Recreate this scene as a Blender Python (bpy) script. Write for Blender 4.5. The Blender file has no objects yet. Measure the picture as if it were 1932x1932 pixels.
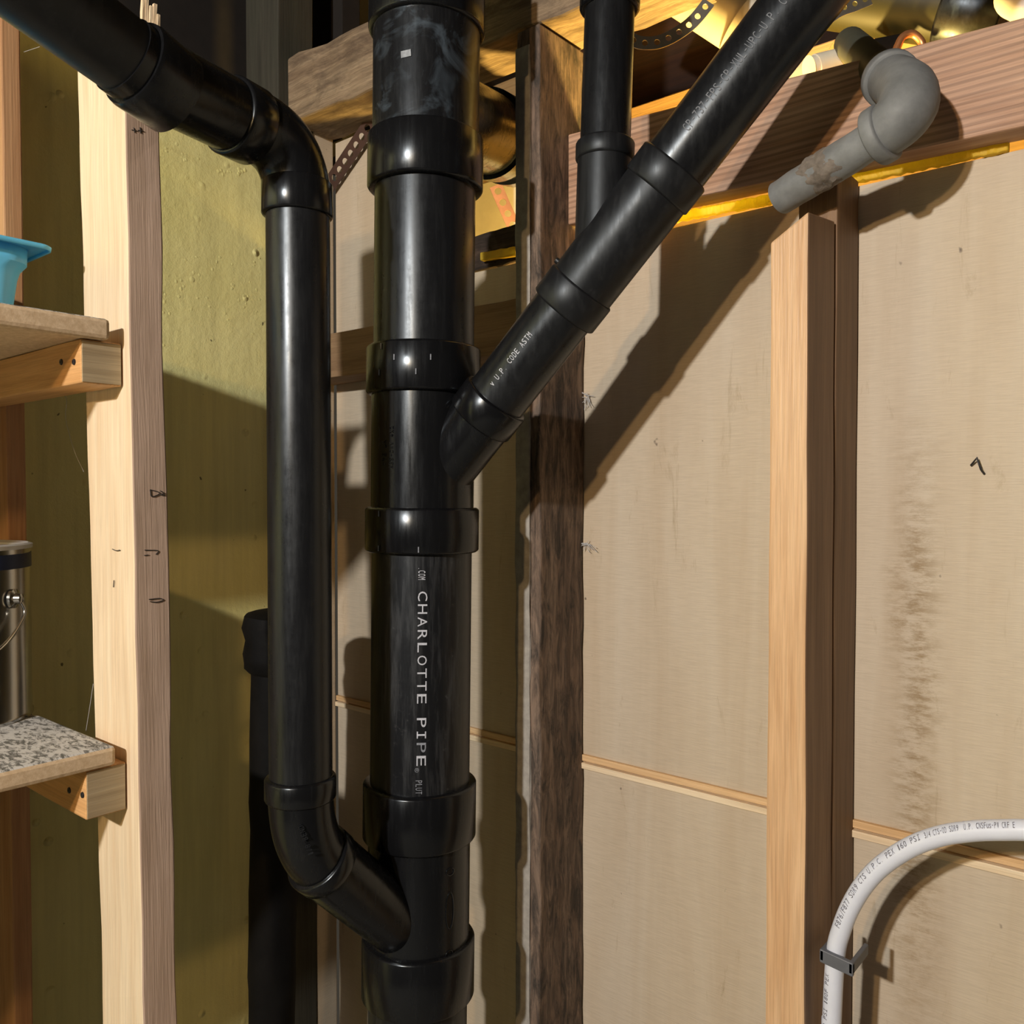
import bpy, bmesh, math, random
from mathutils import Vector, Matrix, noise
random.seed(7)

# ------------------------------------------------------------------ camera
W = 1932.0
FPX = 1600.0
CZ = 1.45                                   # lens height above the floor
PITCH = math.atan(36 / FPX)
FH = Vector((-0.641, 0.767, 0)).normalized()     # horizontal forward
RT = Vector((FH.y, -FH.x, 0))                    # right
FW = FH * math.cos(PITCH) + Vector((0, 0, -math.sin(PITCH)))
UP = RT.cross(FW)
CAM = Vector((0, 0, CZ))
scene = bpy.context.scene
col = scene.collection

cam_d = bpy.data.cameras.new('camera')
cam = bpy.data.objects.new('camera', cam_d)
col.objects.link(cam)
cam_d.sensor_width = 36
cam_d.lens = 36 * FPX / W
cam_d.clip_start = 0.01
M = Matrix((RT, UP, -FW)).transposed().to_4x4()
M.translation = CAM
cam.matrix_world = M
scene.camera = cam

# ------------------------------------------------------------------ light
world = bpy.data.worlds.new('world')
scene.world = world
world.use_nodes = True
bg = world.node_tree.nodes['Background']
bg.inputs[0].default_value = (1.0, 0.86, 0.66, 1)
bg.inputs[1].default_value = 0.04

def lamp(name, loc, power, radius, color):
    d = bpy.data.lights.new(name, 'POINT')
    d.energy = power
    d.shadow_soft_size = radius
    d.color = color
    o = bpy.data.objects.new(name, d)
    o.location = Vector(loc) + Vector((0, 0, CZ))
    col.objects.link(o)
    return o
lamp('work_light', (-0.25, -1.30, 0.60), 132, 0.030, (1.0, 0.96, 0.92))
lamp('room_bulb', (-0.15, -1.15, 0.50), 30, 0.025, (1.0, 0.62, 0.28))
lamp('bulb_behind_wall', (-0.52, 1.07, 0.22), 30, 0.03, (1.0, 0.66, 0.18))

scene.view_settings.view_transform = 'Standard'
scene.view_settings.look = 'None'
scene.view_settings.gamma = 1
scene.view_settings.use_curve_mapping = False
scene.view_settings.exposure = 0.15

# ------------------------------------------------------------------ helpers
def ray(px, py):
    return (FW * FPX + RT * (px - W / 2) - UP * (py - W / 2))
def onX(px, py, X):
    d = ray(px, py); return CAM + d * (X / d.x)
def onY(px, py, Y):
    d = ray(px, py); return CAM + d * (Y / d.y)
def atF(px, py, dist):                       # point at a horizontal distance in front of the lens
    d = ray(px, py); return CAM + d * (dist / d.dot(FH))
def H(h): return CZ + h

MATS = {}
def nodes(name):
    m = bpy.data.materials.new(name); m.use_nodes = True
    MATS[name] = m
    nt = m.node_tree
    return m, nt, nt.nodes['Principled BSDF'], nt.nodes.new, nt.links.new

def coords(nt, N, L, scale, rand=True):
    tc = N('ShaderNodeTexCoord')
    mp = N('ShaderNodeMapping'); mp.inputs['Scale'].default_value = scale
    if rand:
        oi = N('ShaderNodeObjectInfo')
        mu = N('ShaderNodeMath'); mu.operation = 'MULTIPLY'; mu.inputs[1].default_value = 13.0
        L(oi.outputs['Random'], mu.inputs[0])
        ad = N('ShaderNodeVectorMath'); ad.operation = 'ADD'
        L(tc.outputs['Object'], ad.inputs[0]); L(mu.outputs[0], ad.inputs[1])
        L(ad.outputs[0], mp.inputs[0])
    else:
        L(tc.outputs['Object'], mp.inputs[0])
    return mp.outputs[0]

def tex(N, L, vec, scale, detail=4, rough=0.6, dist=0.0):
    n = N('ShaderNodeTexNoise'); n.inputs['Scale'].default_value = scale
    n.inputs['Detail'].default_value = detail; n.inputs['Roughness'].default_value = rough
    n.inputs['Distortion'].default_value = dist
    L(vec, n.inputs['Vector']); return n.outputs['Fac']
def ramp(N, L, fac, stops):
    r = N('ShaderNodeValToRGB'); e = r.color_ramp.elements
    while len(e) < len(stops): e.new(0.5)
    for i, (p, c) in enumerate(stops):
        e[i].position = p
        e[i].color = (c, c, c, 1) if isinstance(c, (int, float)) else tuple(c) + (1,)
    L(fac, r.inputs[0]); return r.outputs[0]
def mix(N, L, a, b, fac, mode='MIX'):
    n = N('ShaderNodeMix'); n.data_type = 'RGBA'; n.blend_type = mode
    for k, v in ((0, fac), (6, a), (7, b)):
        s = n.inputs[k]
        if hasattr(v, 'is_output'): L(v, s)
        elif isinstance(v, (int, float)): s.default_value = v if k == 0 else (v, v, v, 1)
        else: s.default_value = tuple(v) + (1,)
    return n.outputs[2]
def bump(N, L, bsdf, h, strength, dist=0.002):
    b = N('ShaderNodeBump'); b.inputs['Strength'].default_value = strength
    b.inputs['Distance'].default_value = dist
    L(h, b.inputs['Height']); L(b.outputs[0], bsdf.inputs['Normal'])

def wood(name, light, dark, axis='Z', rough=0.6, ring=1.0, bands=0.0, sfine=1.0, stain=0.0, staincol=(0.05, 0.04, 0.03), fine=0.35, spec=0.35):
    m, nt, B, N, L = nodes(name)
    s = {'X': (1.2, 22, 22), 'Y': (22, 1.2, 22), 'Z': (22, 22, 1.2)}[axis]
    v = coords(nt, N, L, s)
    g = tex(N, L, v, 3.2 * ring, 5, 0.6, 0.5)
    c = ramp(N, L, g, [(0.32, dark), (0.62, light)])
    s2 = {'X': (6, 260, 260), 'Y': (260, 6, 260), 'Z': (260, 260, 6)}[axis]
    f = tex(N, L, coords(nt, N, L, s2), 2.0, 3, 0.6)
    c = mix(N, L, c, ramp(N, L, f, [(0.35, 0.55), (0.6, 1.0)]), fine, 'MULTIPLY')
    if bands:
        w = N('ShaderNodeTexWave'); w.wave_type = 'BANDS'; w.bands_direction = 'Z'
        w.inputs['Scale'].default_value = 46; w.inputs['Distortion'].default_value = 2.2
        w.inputs['Detail'].default_value = 2; w.inputs['Detail Scale'].default_value = 0.6
        L(coords(nt, N, L, (0.13, 1, 1)), w.inputs['Vector'])
        c = mix(N, L, c, ramp(N, L, w.outputs['Fac'], [(0.15, 0.62), (0.6, 1.0)]), bands, 'MULTIPLY')
    if stain:
        s3 = {'X': (3, 9, 9), 'Y': (9, 3, 9), 'Z': (9, 9, 2.2)}[axis]
        p = tex(N, L, coords(nt, N, L, s3), 4.0 * sfine, 8, 0.72, 0.6)
        c = mix(N, L, c, staincol, ramp(N, L, p, [(0.5 - 0.12 * stain, 0.0), (0.62, min(1, stain))]))
    L(c, B.inputs['Base Color'])
    B.inputs['Roughness'].default_value = rough
    B.inputs['Specular IOR Level'].default_value = spec
    bump(N, L, B, f, 0.35, 0.0012)
    return m

def plain(name, color, rough=0.5, metal=0.0, spec=0.5, var=0.15, scale=40, bumps=0.0, trans=0.0):
    m, nt, B, N, L = nodes(name)
    v = coords(nt, N, L, (1, 1, 1))
    n = tex(N, L, v, scale, 5, 0.65)
    c = mix(N, L, color, ramp(N, L, n, [(0.3, 1 - var), (0.7, 1.0)]), 1.0, 'MULTIPLY')
    L(c, B.inputs['Base Color'])
    B.inputs['Roughness'].default_value = rough
    B.inputs['Metallic'].default_value = metal
    B.inputs['Specular IOR Level'].default_value = spec
    if bumps: bump(N, L, B, n, bumps, 0.002)
    return m

def abs_black(name, base=0.011, dust=0.0, rough=0.34, streak=(40, 40, 4), smear=0.0, rmix=0.10, spec=0.42):
    m, nt, B, N, L = nodes(name)
    v = coords(nt, N, L, streak)
    n = tex(N, L, v, 3.0, 6, 0.7)
    v2 = coords(nt, N, L, (1, 1, 1))
    n2 = tex(N, L, v2, 90, 6, 0.75)
    c = (base * 0.95, base, base * 1.15)
    if dust:
        c = mix(N, L, c, (0.10, 0.105, 0.11), ramp(N, L, n, [(0.48, 0.0), (0.75, dust)]))
        c = mix(N, L, c, (0.16, 0.16, 0.16), ramp(N, L, n2, [(0.62, 0.0), (0.75, dust * 0.7)]))
    if smear:
        n3 = tex(N, L, v2, 22, 4, 0.6, 1.2)
        c = mix(N, L, c, (0.09, 0.12, 0.15), ramp(N, L, n3, [(0.52, 0.0), (0.72, smear)]))
    if not isinstance(c, tuple): L(c, B.inputs['Base Color'])
    else: B.inputs['Base Color'].default_value = c + (1,)
    r = ramp(N, L, n, [(0.3, rough - 0.05), (0.7, rough + 0.12)])
    L(mix(N, L, r, ramp(N, L, n2, [(0.35, 0.2), (0.65, 0.6)]), rmix), B.inputs['Roughness'])
    B.inputs['Specular Tint'].default_value = (0.80, 0.91, 1.0, 1)
    B.inputs['Specular IOR Level'].default_value = spec
    bump(N, L, B, n2, 0.05, 0.0006)
    return m

m_abs = abs_black('black_abs', 0.008, 0.07, 0.27, rmix=0.15, spec=0.5)
m_abs_dusty = abs_black('dusty_black_abs', 0.009, 0.42, 0.33)
m_abs_fit = abs_black('moulded_black_abs', 0.006, 0.03, 0.20, rmix=0.05)
m_abs_smear = abs_black('glue_smeared_black_abs', 0.008, 0.12, 0.28, smear=0.55)
m_abs_matte = abs_black('matte_black_abs', 0.009, 0.1, 0.40)
m_print = plain('white_print', (0.62, 0.66, 0.74), 0.6, var=0.35, scale=500)
m_print_dim = plain('worn_white_print', (0.30, 0.33, 0.38), 0.6, var=0.5, scale=500)
m_post = wood('pale_pine', (0.80, 0.67, 0.47), (0.71, 0.55, 0.36), 'Z', 0.55, fine=0.3)
m_rear = wood('orange_fir_post', (0.52, 0.30, 0.15), (0.38, 0.19, 0.085), 'Z', 0.6)
m_fir = wood('orange_fir_stud', (0.74, 0.50, 0.29), (0.58, 0.35, 0.18), 'Z', 0.42, fine=0.4)
m_firx = wood('red_fir_plate', (0.58, 0.37, 0.25), (0.42, 0.235, 0.14), 'X', 0.55, ring=1.0, fine=0.4, bands=0.75)
m_cleat = wood('orange_fir_cleat', (0.72, 0.42, 0.18), (0.55, 0.29, 0.11), 'X', 0.5)
m_endgrain = wood('grey_end_grain', (0.46, 0.37, 0.23), (0.34, 0.26, 0.15), 'Y', 0.8)
m_old = wood('weathered_old_stud', (0.29, 0.21, 0.155), (0.15, 0.10, 0.07), 'Z', 0.8, stain=0.9, staincol=(0.03, 0.027, 0.024), fine=0.6, sfine=2.2)
m_oldx = wood('weathered_old_plate', (0.36, 0.27, 0.17), (0.19, 0.13, 0.08), 'X', 0.8, stain=0.55, staincol=(0.045, 0.03, 0.022), fine=0.6)
m_char = wood('dark_rotten_wood', (0.085, 0.055, 0.04), (0.02, 0.014, 0.011), 'X', 0.85, stain=0.8, staincol=(0.01, 0.008, 0.006), fine=0.7)
m_green = wood('grey_green_post', (0.055, 0.052, 0.038), (0.035, 0.033, 0.024), 'Z', 0.75, stain=0.3, staincol=(0.04, 0.045, 0.03))
m_block = wood('brown_blocking', (0.33, 0.21, 0.115), (0.22, 0.13, 0.07), 'X', 0.7)
m_joist = wood('dark_red_joist', (0.030, 0.011, 0.004), (0.016, 0.006, 0.0025), 'X', 0.8)
m_ledger = wood('amber_ledger', (0.62, 0.40, 0.18), (0.45, 0.27, 0.11), 'X', 0.7)
m_raw = wood('raw_ply_edge', (0.80, 0.55, 0.30), (0.65, 0.40, 0.18), 'X', 0.6)
m_raw2 = wood('pale_ply_edge', (0.88, 0.74, 0.52), (0.78, 0.60, 0.38), 'X', 0.6)
m_pencil = plain('pencil', (0.05, 0.042, 0.036), 0.7)
m_steel = plain('galvanised_strap', (0.55, 0.52, 0.45), 0.38, 0.9, var=0.3)
m_rust = plain('rusty_strap', (0.09, 0.045, 0.03), 0.6, 0.5, var=0.4)
m_copper = plain('copper_strap', (0.72, 0.34, 0.16), 0.4, 0.8, var=0.3)
m_pvc = plain('white_pvc', (0.80, 0.76, 0.62), 0.35, var=0.1)
m_olive = plain('olive_abs_pipe', (0.032, 0.030, 0.009), 0.5, 0.0, 0.25, var=0.2, scale=12)
m_iron = plain('black_tarred_iron', (0.006, 0.0055, 0.005), 0.7, 0.0, 0.2, var=0.6, scale=25, bumps=0.5)
m_grey = plain('dusty_galvanised', (0.235, 0.25, 0.255), 0.65, 0.2, var=0.4, scale=30, bumps=0.25)
m_rag = plain('white_rag', (0.75, 0.75, 0.75), 0.9)
m_nail = plain('nail_steel', (0.06, 0.06, 0.065), 0.4, 0.7)
m_clamp = plain('grey_clamp', (0.12, 0.13, 0.15), 0.5, var=0.2)
m_pex = plain('white_pex', (0.72, 0.77, 0.88), 0.32, var=0.06)
m_ink = plain('grey_ink', (0.20, 0.20, 0.24), 0.6, var=0.4, scale=400)
m_tub = plain('blue_plastic', (0.14, 0.62, 1.0), 0.4, var=0.06)
m_tin = plain('tin_plate', (0.58, 0.58, 0.56), 0.2, 1.0, var=0.15, scale=8)
m_band = plain('navy_band', (0.008, 0.02, 0.075), 0.4, var=0.3)
m_leak = plain('yellow_leak_glow', (0.92, 0.60, 0.05), 0.6, var=0.3, scale=60, bumps=0.3)  # stand-in colour for bulb light leaking under the plank
def translucent(m, col_, f):
    nt = m.node_tree; B = nt.nodes['Principled BSDF']; out = nt.nodes['Material Output']
    t = nt.nodes.new('ShaderNodeBsdfTranslucent'); t.inputs[0].default_value = col_
    x = nt.nodes.new('ShaderNodeMixShader'); x.inputs[0].default_value = f
    nt.links.new(B.outputs[0], x.inputs[1]); nt.links.new(t.outputs[0], x.inputs[2]); nt.links.new(x.outputs[0], out.inputs[0])
translucent(m_leak, (0.80, 0.78, 0.15, 1), 0.4)
m_crust = plain('dry_crust', (0.22, 0.19, 0.16), 0.9, var=0.5, scale=90, bumps=0.6)
m_web = plain('cobweb', (0.5, 0.5, 0.5), 0.8)
m_floor = plain('concrete_floor', (0.26, 0.25, 0.23), 0.85, var=0.3, scale=8)
m_brownceil = plain('dark_subfloor', (0.012, 0.009, 0.007), 0.9, var=0.4)
m_backdark = wood('rear_sheathing', (0.55, 0.36, 0.16), (0.40, 0.25, 0.10), 'X', 0.8)

def m_plywood():
    m, nt, B, N, L = nodes('plywood_face')
    v = coords(nt, N, L, (1, 1, 1))
    grain = tex(N, L, coords(nt, N, L, (14, 14, 260)), 3, 3, 0.6)
    fig = tex(N, L, coords(nt, N, L, (9, 9, 0.9)), 2.2, 4, 0.6, 0.4)
    c = ramp(N, L, fig, [(0.3, (0.52, 0.425, 0.305)), (0.55, (0.57, 0.485, 0.365)), (0.75, (0.60, 0.525, 0.41))])
    c = mix(N, L, c, ramp(N, L, grain, [(0.3, 0.78), (0.6, 1.0)]), 0.5, 'MULTIPLY')
    st = tex(N, L, coords(nt, N, L, (16, 16, 3.2)), 2.0, 7, 0.75, 0.6)
    c = mix(N, L, c, (0.27, 0.19, 0.09), ramp(N, L, st, [(0.60, 0.0), (0.74, 0.55)]))
    sp = tex(N, L, v, 55, 2, 0.5)
    c = mix(N, L, c, (0.07, 0.05, 0.04), ramp(N, L, sp, [(0.745, 0.0), (0.785, 0.8)]))
    # an old water run down the right-hand sheet
    geo = N('ShaderNodeNewGeometry'); sx = N('ShaderNodeSeparateXYZ'); L(geo.outputs['Position'], sx.inputs[0])
    wv = tex(N, L, geo.outputs['Position'], 9, 3, 0.6)
    def arith(op, a, b):
        n_ = N('ShaderNodeMath'); n_.operation = op
        for k, q in enumerate((a, b)):
            if hasattr(q, 'is_output'): L(q, n_.inputs[k])
            else: n_.inputs[k].default_value = q
        return n_.outputs[0]
    dx = arith('ABSOLUTE', arith('ADD', arith('ADD', sx.outputs['X'], 0.232), arith('MULTIPLY', arith('SUBTRACT', wv, 0.5), 0.05)), 0)
    mk = ramp(N, L, dx, [(0.0, 1.0), (0.014, 0.6), (0.03, 0.0)])
    mz_ = ramp(N, L, arith('SUBTRACT', sx.outputs['Z'], CZ - 0.62), [(0.0, 0.0), (0.25, 1.0), (0.55, 1.0), (0.72, 0.0)])
    br = tex(N, L, coords(nt, N, L, (20, 20, 60)), 2.2, 6, 0.75)
    run = arith('MULTIPLY', arith('MULTIPLY', mk, mz_), ramp(N, L, br, [(0.42, 0.0), (0.60, 0.75)]))
    c = mix(N, L, c, (0.24, 0.155, 0.06), run)
    L(c, B.inputs['Base Color'])
    B.inputs['Roughness'].default_value = 0.55
    B.inputs['Specular IOR Level'].default_value = 0.3
    bump(N, L, B, grain, 0.25, 0.001)
    return m
m_ply = m_plywood()

def m_concrete():
    m, nt, B, N, L = nodes('yellow_painted_concrete')
    v = coords(nt, N, L, (1, 1, 1), False)
    big = tex(N, L, v, 4, 5, 0.6)
    c = ramp(N, L, big, [(0.3, (0.78, 0.74, 0.30)), (0.7, (0.86, 0.83, 0.40))])
    drip = tex(N, L, coords(nt, N, L, (26, 26, 1.6), False), 2, 4, 0.6)
    c = mix(N, L, c, ramp(N, L, drip, [(0.3, 0.86), (0.6, 1.0)]), 1.0, 'MULTIPLY')
    pit = N('ShaderNodeTexVoronoi'); pit.inputs['Scale'].default_value = 34
    L(v, pit.inputs['Vector'])
    msk = tex(N, L, v, 7, 3, 0.6)
    sp = tex(N, L, v, 60, 2, 0.5)
    c = mix(N, L, c, (0.06, 0.05, 0.02), ramp(N, L, sp, [(0.765, 0.0), (0.79, 0.8)]))
    L(c, B.inputs['Base Color'])
    B.inputs['Roughness'].default_value = 0.36
    B.inputs['Specular IOR Level'].default_value = 0.4
    dots = ramp(N, L, pit.outputs['Distance'], [(0.0, 1.0), (0.22, 0.0)])
    dots = mix(N, L, 0.0, dots, ramp(N, L, msk, [(0.5, 0.0), (0.6, 1.0)]))
    fine = tex(N, L, v, 45, 6, 0.7)
    h = mix(N, L, dots, fine, 0.4, 'ADD')
    bump(N, L, B, h, 1.0, 0.005)
    return m
m_conc = m_concrete()

def m_chipboard(name, top):
    m, nt, B, N, L = nodes(name)
    v = coords(nt, N, L, (1, 1, 1))
    n = tex(N, L, v, 160, 4, 0.7)
    c = ramp(N, L, n, [(0.35, (0.55, 0.40, 0.24)), (0.65, (0.72, 0.56, 0.37))])
    if top:
        geo = N('ShaderNodeNewGeometry'); sx = N('ShaderNodeSeparateXYZ'); L(geo.outputs['Normal'], sx.inputs[0])
        d = tex(N, L, coords(nt, N, L, (18, 40, 18)), 4, 6, 0.75, 0.5)
        t = ramp(N, L, d, [(0.44, (0.11, 0.11, 0.10)), (0.53, (0.52, 0.52, 0.50))])
        c = mix(N, L, c, t, ramp(N, L, sx.outputs['Z'], [(0.6, 0.0), (0.8, 1.0)]))
    L(c, B.inputs['Base Color'])
    B.inputs['Roughness'].default_value = 0.8
    bump(N, L, B, n, 0.3, 0.001)
    return m
m_chip = m_chipboard('particle_board', True)

# ---- object helpers
def link(name, bm, mat, parent=None, origin=None, smooth=False, bevel=0.0, solid=0.0, seg=2):
    me = bpy.data.meshes.new(name)
    if origin is None:
        c = Vector((0, 0, 0)); n = 0
        for v in bm.verts: c += v.co; n += 1
        origin = c / max(n, 1)
    par = parent_world(parent)
    for v in bm.verts: v.co -= origin
    bmesh.ops.recalc_face_normals(bm, faces=bm.faces)
    bm.to_mesh(me); bm.free()
    o = bpy.data.objects.new(name, me)
    col.objects.link(o)
    for mm in (mat if isinstance(mat, (list, tuple)) else [mat]): me.materials.append(mm)
    if smooth:
        for p in me.polygons: p.use_smooth = True
        me.set_sharp_from_angle(angle=math.radians(38))
    if parent: o.parent = parent
    o.location = origin - par
    if bevel:
        b = o.modifiers.new('bevel', 'BEVEL'); b.width = bevel; b.segments = seg; b.limit_method = 'ANGLE'; b.angle_limit = math.radians(50)
    if solid:
        s = o.modifiers.new('solid', 'SOLIDIFY'); s.thickness = solid; s.offset = 0
    return o
def parent_world(p):
    v = Vector((0, 0, 0))
    while p is not None:
        v += p.location; p = p.parent
    return v
def thing(name, loc, label, cat, group=None):
    o = bpy.data.objects.new(name, None); o.empty_display_size = 0.04
    col.objects.link(o); o.location = loc
    return tag(o, label, cat, group)
def tag(o, label, cat, group=None):
    o['label'] = label; o['category'] = cat
    if group: o['group'] = group
    return o
def struct(o):
    o['kind'] = 'structure'; return o

def add_board(bm, o, L, U, V, n=1, jit=0.0, seed=0):
    """box from corner o along L with section U x V, n slices along L, edges wandering by jit"""
    rnd = random.Random(seed)
    rings = []
    for i in range(n + 1):
        p = o + L * (i / n)
        r = []
        for a, b in ((0, 0), (1, 0), (1, 1), (0, 1)):
            q = p + U * a + V * b
            if jit:
                k = noise.noise(Vector((i * 0.45, a * 7.3 + seed, b * 3.1)))
                q = q + U.normalized() * (k * jit) + V.normalized() * (noise.noise(Vector((i * 0.5 + 9, a * 5.3, b * 8.1 + seed))) * jit)
            r.append(bm.verts.new(q))
        rings.append(r)
    for i in range(n):
        for k in range(4):
            bm.faces.new((rings[i][k], rings[i][(k + 1) % 4], rings[i + 1][(k + 1) % 4], rings[i + 1][k]))
    bm.faces.new(rings[0][::-1]); bm.faces.new(rings[-1])
def board(name, o, L, U, V, mat, parent=None, n=1, jit=0.0, bevel=0.002, seed=0):
    bm = bmesh.new(); add_board(bm, Vector(o), Vector(L), Vector(U), Vector(V), n, jit, seed)
    return link(name, bm, mat, parent, bevel=bevel)
def box(name, x0, x1, y0, y1, h0, h1, mat, parent=None, n=1, jit=0.0, bevel=0.002, axis='Z', seed=0):
    o = Vector((x0, y0, H(h0))); d = Vector((x1 - x0, y1 - y0, h1 - h0))
    ax = {'X': Vector((d.x, 0, 0)), 'Y': Vector((0, d.y, 0)), 'Z': Vector((0, 0, d.z))}
    Ld = ax.pop(axis); a, b = ax.values()
    return board(name, o, Ld, a, b, mat, parent, n, jit, bevel, seed)

def frame(d, hint=None):
    d = d.normalized()
    h = hint if hint is not None else (Vector((0, 0, 1)) if abs(d.z) < 0.9 else Vector((1, 0, 0)))
    e = (h - d * h.dot(d)).normalized()
    return d, e, d.cross(e)
def add_lathe(bm, A, B, prof, seg=48, caps=True):
    """revolve (t, r) pairs about A->B, t in metres from A"""
    d, e, f = frame(B - A)
    rings = []
    for t, r in prof:
        c = A + d * t
        rings.append([bm.verts.new(c + e * (r * math.cos(2 * math.pi * k / seg)) + f * (r * math.sin(2 * math.pi * k / seg))) for k in range(seg)])
    for a, b in zip(rings[:-1], rings[1:]):
        for k in range(seg): bm.faces.new((a[k], a[(k + 1) % seg], b[(k + 1) % seg], b[k]))
    if caps:
        bm.faces.new(rings[0][::-1]); bm.faces.new(rings[-1])
def lathe(name, A, B, prof, mat, parent=None, seg=48):
    bm = bmesh.new(); add_lathe(bm, Vector(A), Vector(B), prof, seg)
    return link(name, bm, mat, parent, smooth=True)
def hubprof(t0, t1, rin, r, c=0.003):
    return [(t0, rin), (t0, r - c), (t0 + c * 0.5, r - c * 0.3), (t0 + c, r), (t1 - c, r), (t1 - c * 0.5, r - c * 0.3), (t1, r - c), (t1, rin)]
def bez(p0, p1, p2, n=14):
    return [p0 * (1 - t) ** 2 + p1 * 2 * t * (1 - t) + p2 * t * t for t in [i / n for i in range(n + 1)]]
def catmull(P, n=8):
    out = []
    Q = [P[0] * 2 - P[1]] + P + [P[-1] * 2 - P[-2]]
    for i in range(1, len(Q) - 2):
        a, b, c, d = Q[i - 1:i + 3]
        for k in range(n):
            t = k / n
            out.append(0.5 * ((2 * b) + (c - a) * t + (2 * a - 5 * b + 4 * c - d) * t * t + (3 * b - a - 3 * c + d) * t ** 3))
    out.append(P[-1]); return out
def tangents(P):
    return [((P[min(i + 1, len(P) - 1)] - P[max(i - 1, 0)])).normalized() for i in range(len(P))]
def add_tube(bm, P, r, seg=24, caps=True, wob=0.0):
    T = tangents(P)
    d, e, f = frame(T[0])
    rings = []
    for i, (p, t) in enumerate(zip(P, T)):
        e = (e - t * e.dot(t)).normalized(); f = t.cross(e)
        rr = r[i] if isinstance(r, (list, tuple)) else r
        ring = []
        for k in range(seg):
            a = 2 * math.pi * k / seg
            u = e * math.cos(a) + f * math.sin(a)
            q = rr + (noise.noise((p + u * rr) * 60) * wob if wob else 0)
            ring.append(bm.verts.new(p + u * q))
        rings.append(ring)
    for a, b in zip(rings[:-1], rings[1:]):
        for k in range(seg): bm.faces.new((a[k], a[(k + 1) % seg], b[(k + 1) % seg], b[k]))
    if caps:
        bm.faces.new(rings[0][::-1]); bm.faces.new(rings[-1])
def tube(name, P, r, mat, parent=None, seg=24, wob=0.0):
    bm = bmesh.new(); add_tube(bm, P, r, seg, True, wob)
    return link(name, bm, mat, parent, smooth=True)

def mono_glyphs(s):
    out = bmesh.new(); pitch = 1.0
    for i, ch in enumerate(s):
        if ch == ' ': continue
        if ch == 'I':
            bm = bmesh.new()
            for a0, a1, b0, b1 in ((.22, .78, 0, .13), (.22, .78, .87, 1), (.43, .57, .13, .87)):
                bm.faces.new([bm.verts.new((i + x, y, 0)) for x, y in ((a0, b0), (a1, b0), (a1, b1), (a0, b1))])
            me = bpy.data.meshes.new('t'); bm.to_mesh(me); bm.free(); out.from_mesh(me); bpy.data.meshes.remove(me)
            continue
        bm, x0, x1, y0, y1 = glyphs(ch)
        w = {'I': .34, '1': .34, '.': .14, '/': .6, '-': .5, "'": .2, '"': .35, 'l': .2, 'i': .2}.get(ch, .74)
        lo, hi = {'.': (0, .12), '-': (.42, .54), '"': (.7, 1.0), 'u': (0, .72), 's': (0, .72), 'v': (0, .72), 'e': (0, .72), 'n': (0, .72), 'r': (0, .72)}.get(ch, (0, 1))
        for v in bm.verts:
            v.co.x = i + .5 - w / 2 + (v.co.x - x0) / (x1 - x0) * w
            v.co.y = lo + (v.co.y - y0) / (y1 - y0) * (hi - lo)
        me = bpy.data.meshes.new('t'); bm.to_mesh(me); bm.free(); out.from_mesh(me); bpy.data.meshes.remove(me)
    return out, 0, len(s), 0, 1
def glyphs(s):
    c = bpy.data.curves.new('t', 'FONT'); c.body = s; c.resolution_u = 3
    o = bpy.data.objects.new('t', c); col.objects.link(o)
    bpy.context.view_layer.update()
    me = bpy.data.meshes.new_from_object(o.evaluated_get(bpy.context.evaluated_depsgraph_get()))
    col.objects.unlink(o); bpy.data.objects.remove(o); bpy.data.curves.remove(c)
    bm = bmesh.new(); bm.from_mesh(me); bpy.data.meshes.remove(me)
    xs = [v.co.x for v in bm.verts]; ys = [v.co.y for v in bm.verts]
    return bm, min(xs), max(xs), min(ys), max(ys)
def wrap_text(name, s, path, rad, phi, length, height, mat, parent, mono=False):
    """lay lettering on a pipe: path(s metres) -> point, direction, outward normal"""
    bm, x0, x1, y0, y1 = mono_glyphs(s)
    for v in bm.verts:
        t = (v.co.x - x0) / (x1 - x0) * length
        y = ((v.co.y - y0) / (y1 - y0) - 0.5) * height
        p, d, nrm = path(t)
        e2 = nrm.cross(d)
        a = phi + y / rad
        v.co = p + (nrm * math.cos(a) + e2 * math.sin(a)) * (rad + 0.0005)
    return link(name, bm, mat, parent)
def straight(A, d, normal=None):
    d = d.normalized()
    def f(t):
        p = A + d * t
        n = (CAM - A) if normal is None else normal
        n = (n - d * n.dot(d)).normalized()
        return p, d, n
    return f
def strap(name, P, width, pitch, hole, mat, hint, parent=None, thick=0.0012):
    """perforated metal strap following the points P"""
    S = [0.0]
    for a, b in zip(P[:-1], P[1:]): S.append(S[-1] + (b - a).length)
    T = tangents(P)
    def ev(s):
        for i in range(len(P) - 1):
            if s <= S[i + 1] or i == len(P) - 2:
                k = (s - S[i]) / (S[i + 1] - S[i]); return P[i].lerp(P[i + 1], k), T[i].lerp(T[i + 1], k).normalized()
    bm = bmesh.new(); n = max(1, int(S[-1] / pitch)); m = 16
    for j in range(n):
        c = (j + 0.5) * pitch; out = []; inn = []
        for k in range(m):
            a = 2 * math.pi * k / m; x, y = math.cos(a), math.sin(a)
            q = max(abs(x), abs(y))
            for lst, (sx, sy) in ((out, (x / q * pitch / 2, y / q * width / 2)), (inn, (x * hole, y * hole))):
                p, t = ev(max(0, c + sx)); w = (hint - t * hint.dot(t)).normalized()
                lst.append(bm.verts.new(p + w * sy))
        for k in range(m): bm.faces.new((out[k], out[(k + 1) % m], inn[(k + 1) % m], inn[k]))
    bmesh.ops.remove_doubles(bm, verts=bm.verts, dist=0.0004)
    return link(name, bm, mat, parent, solid=thick)

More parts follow.
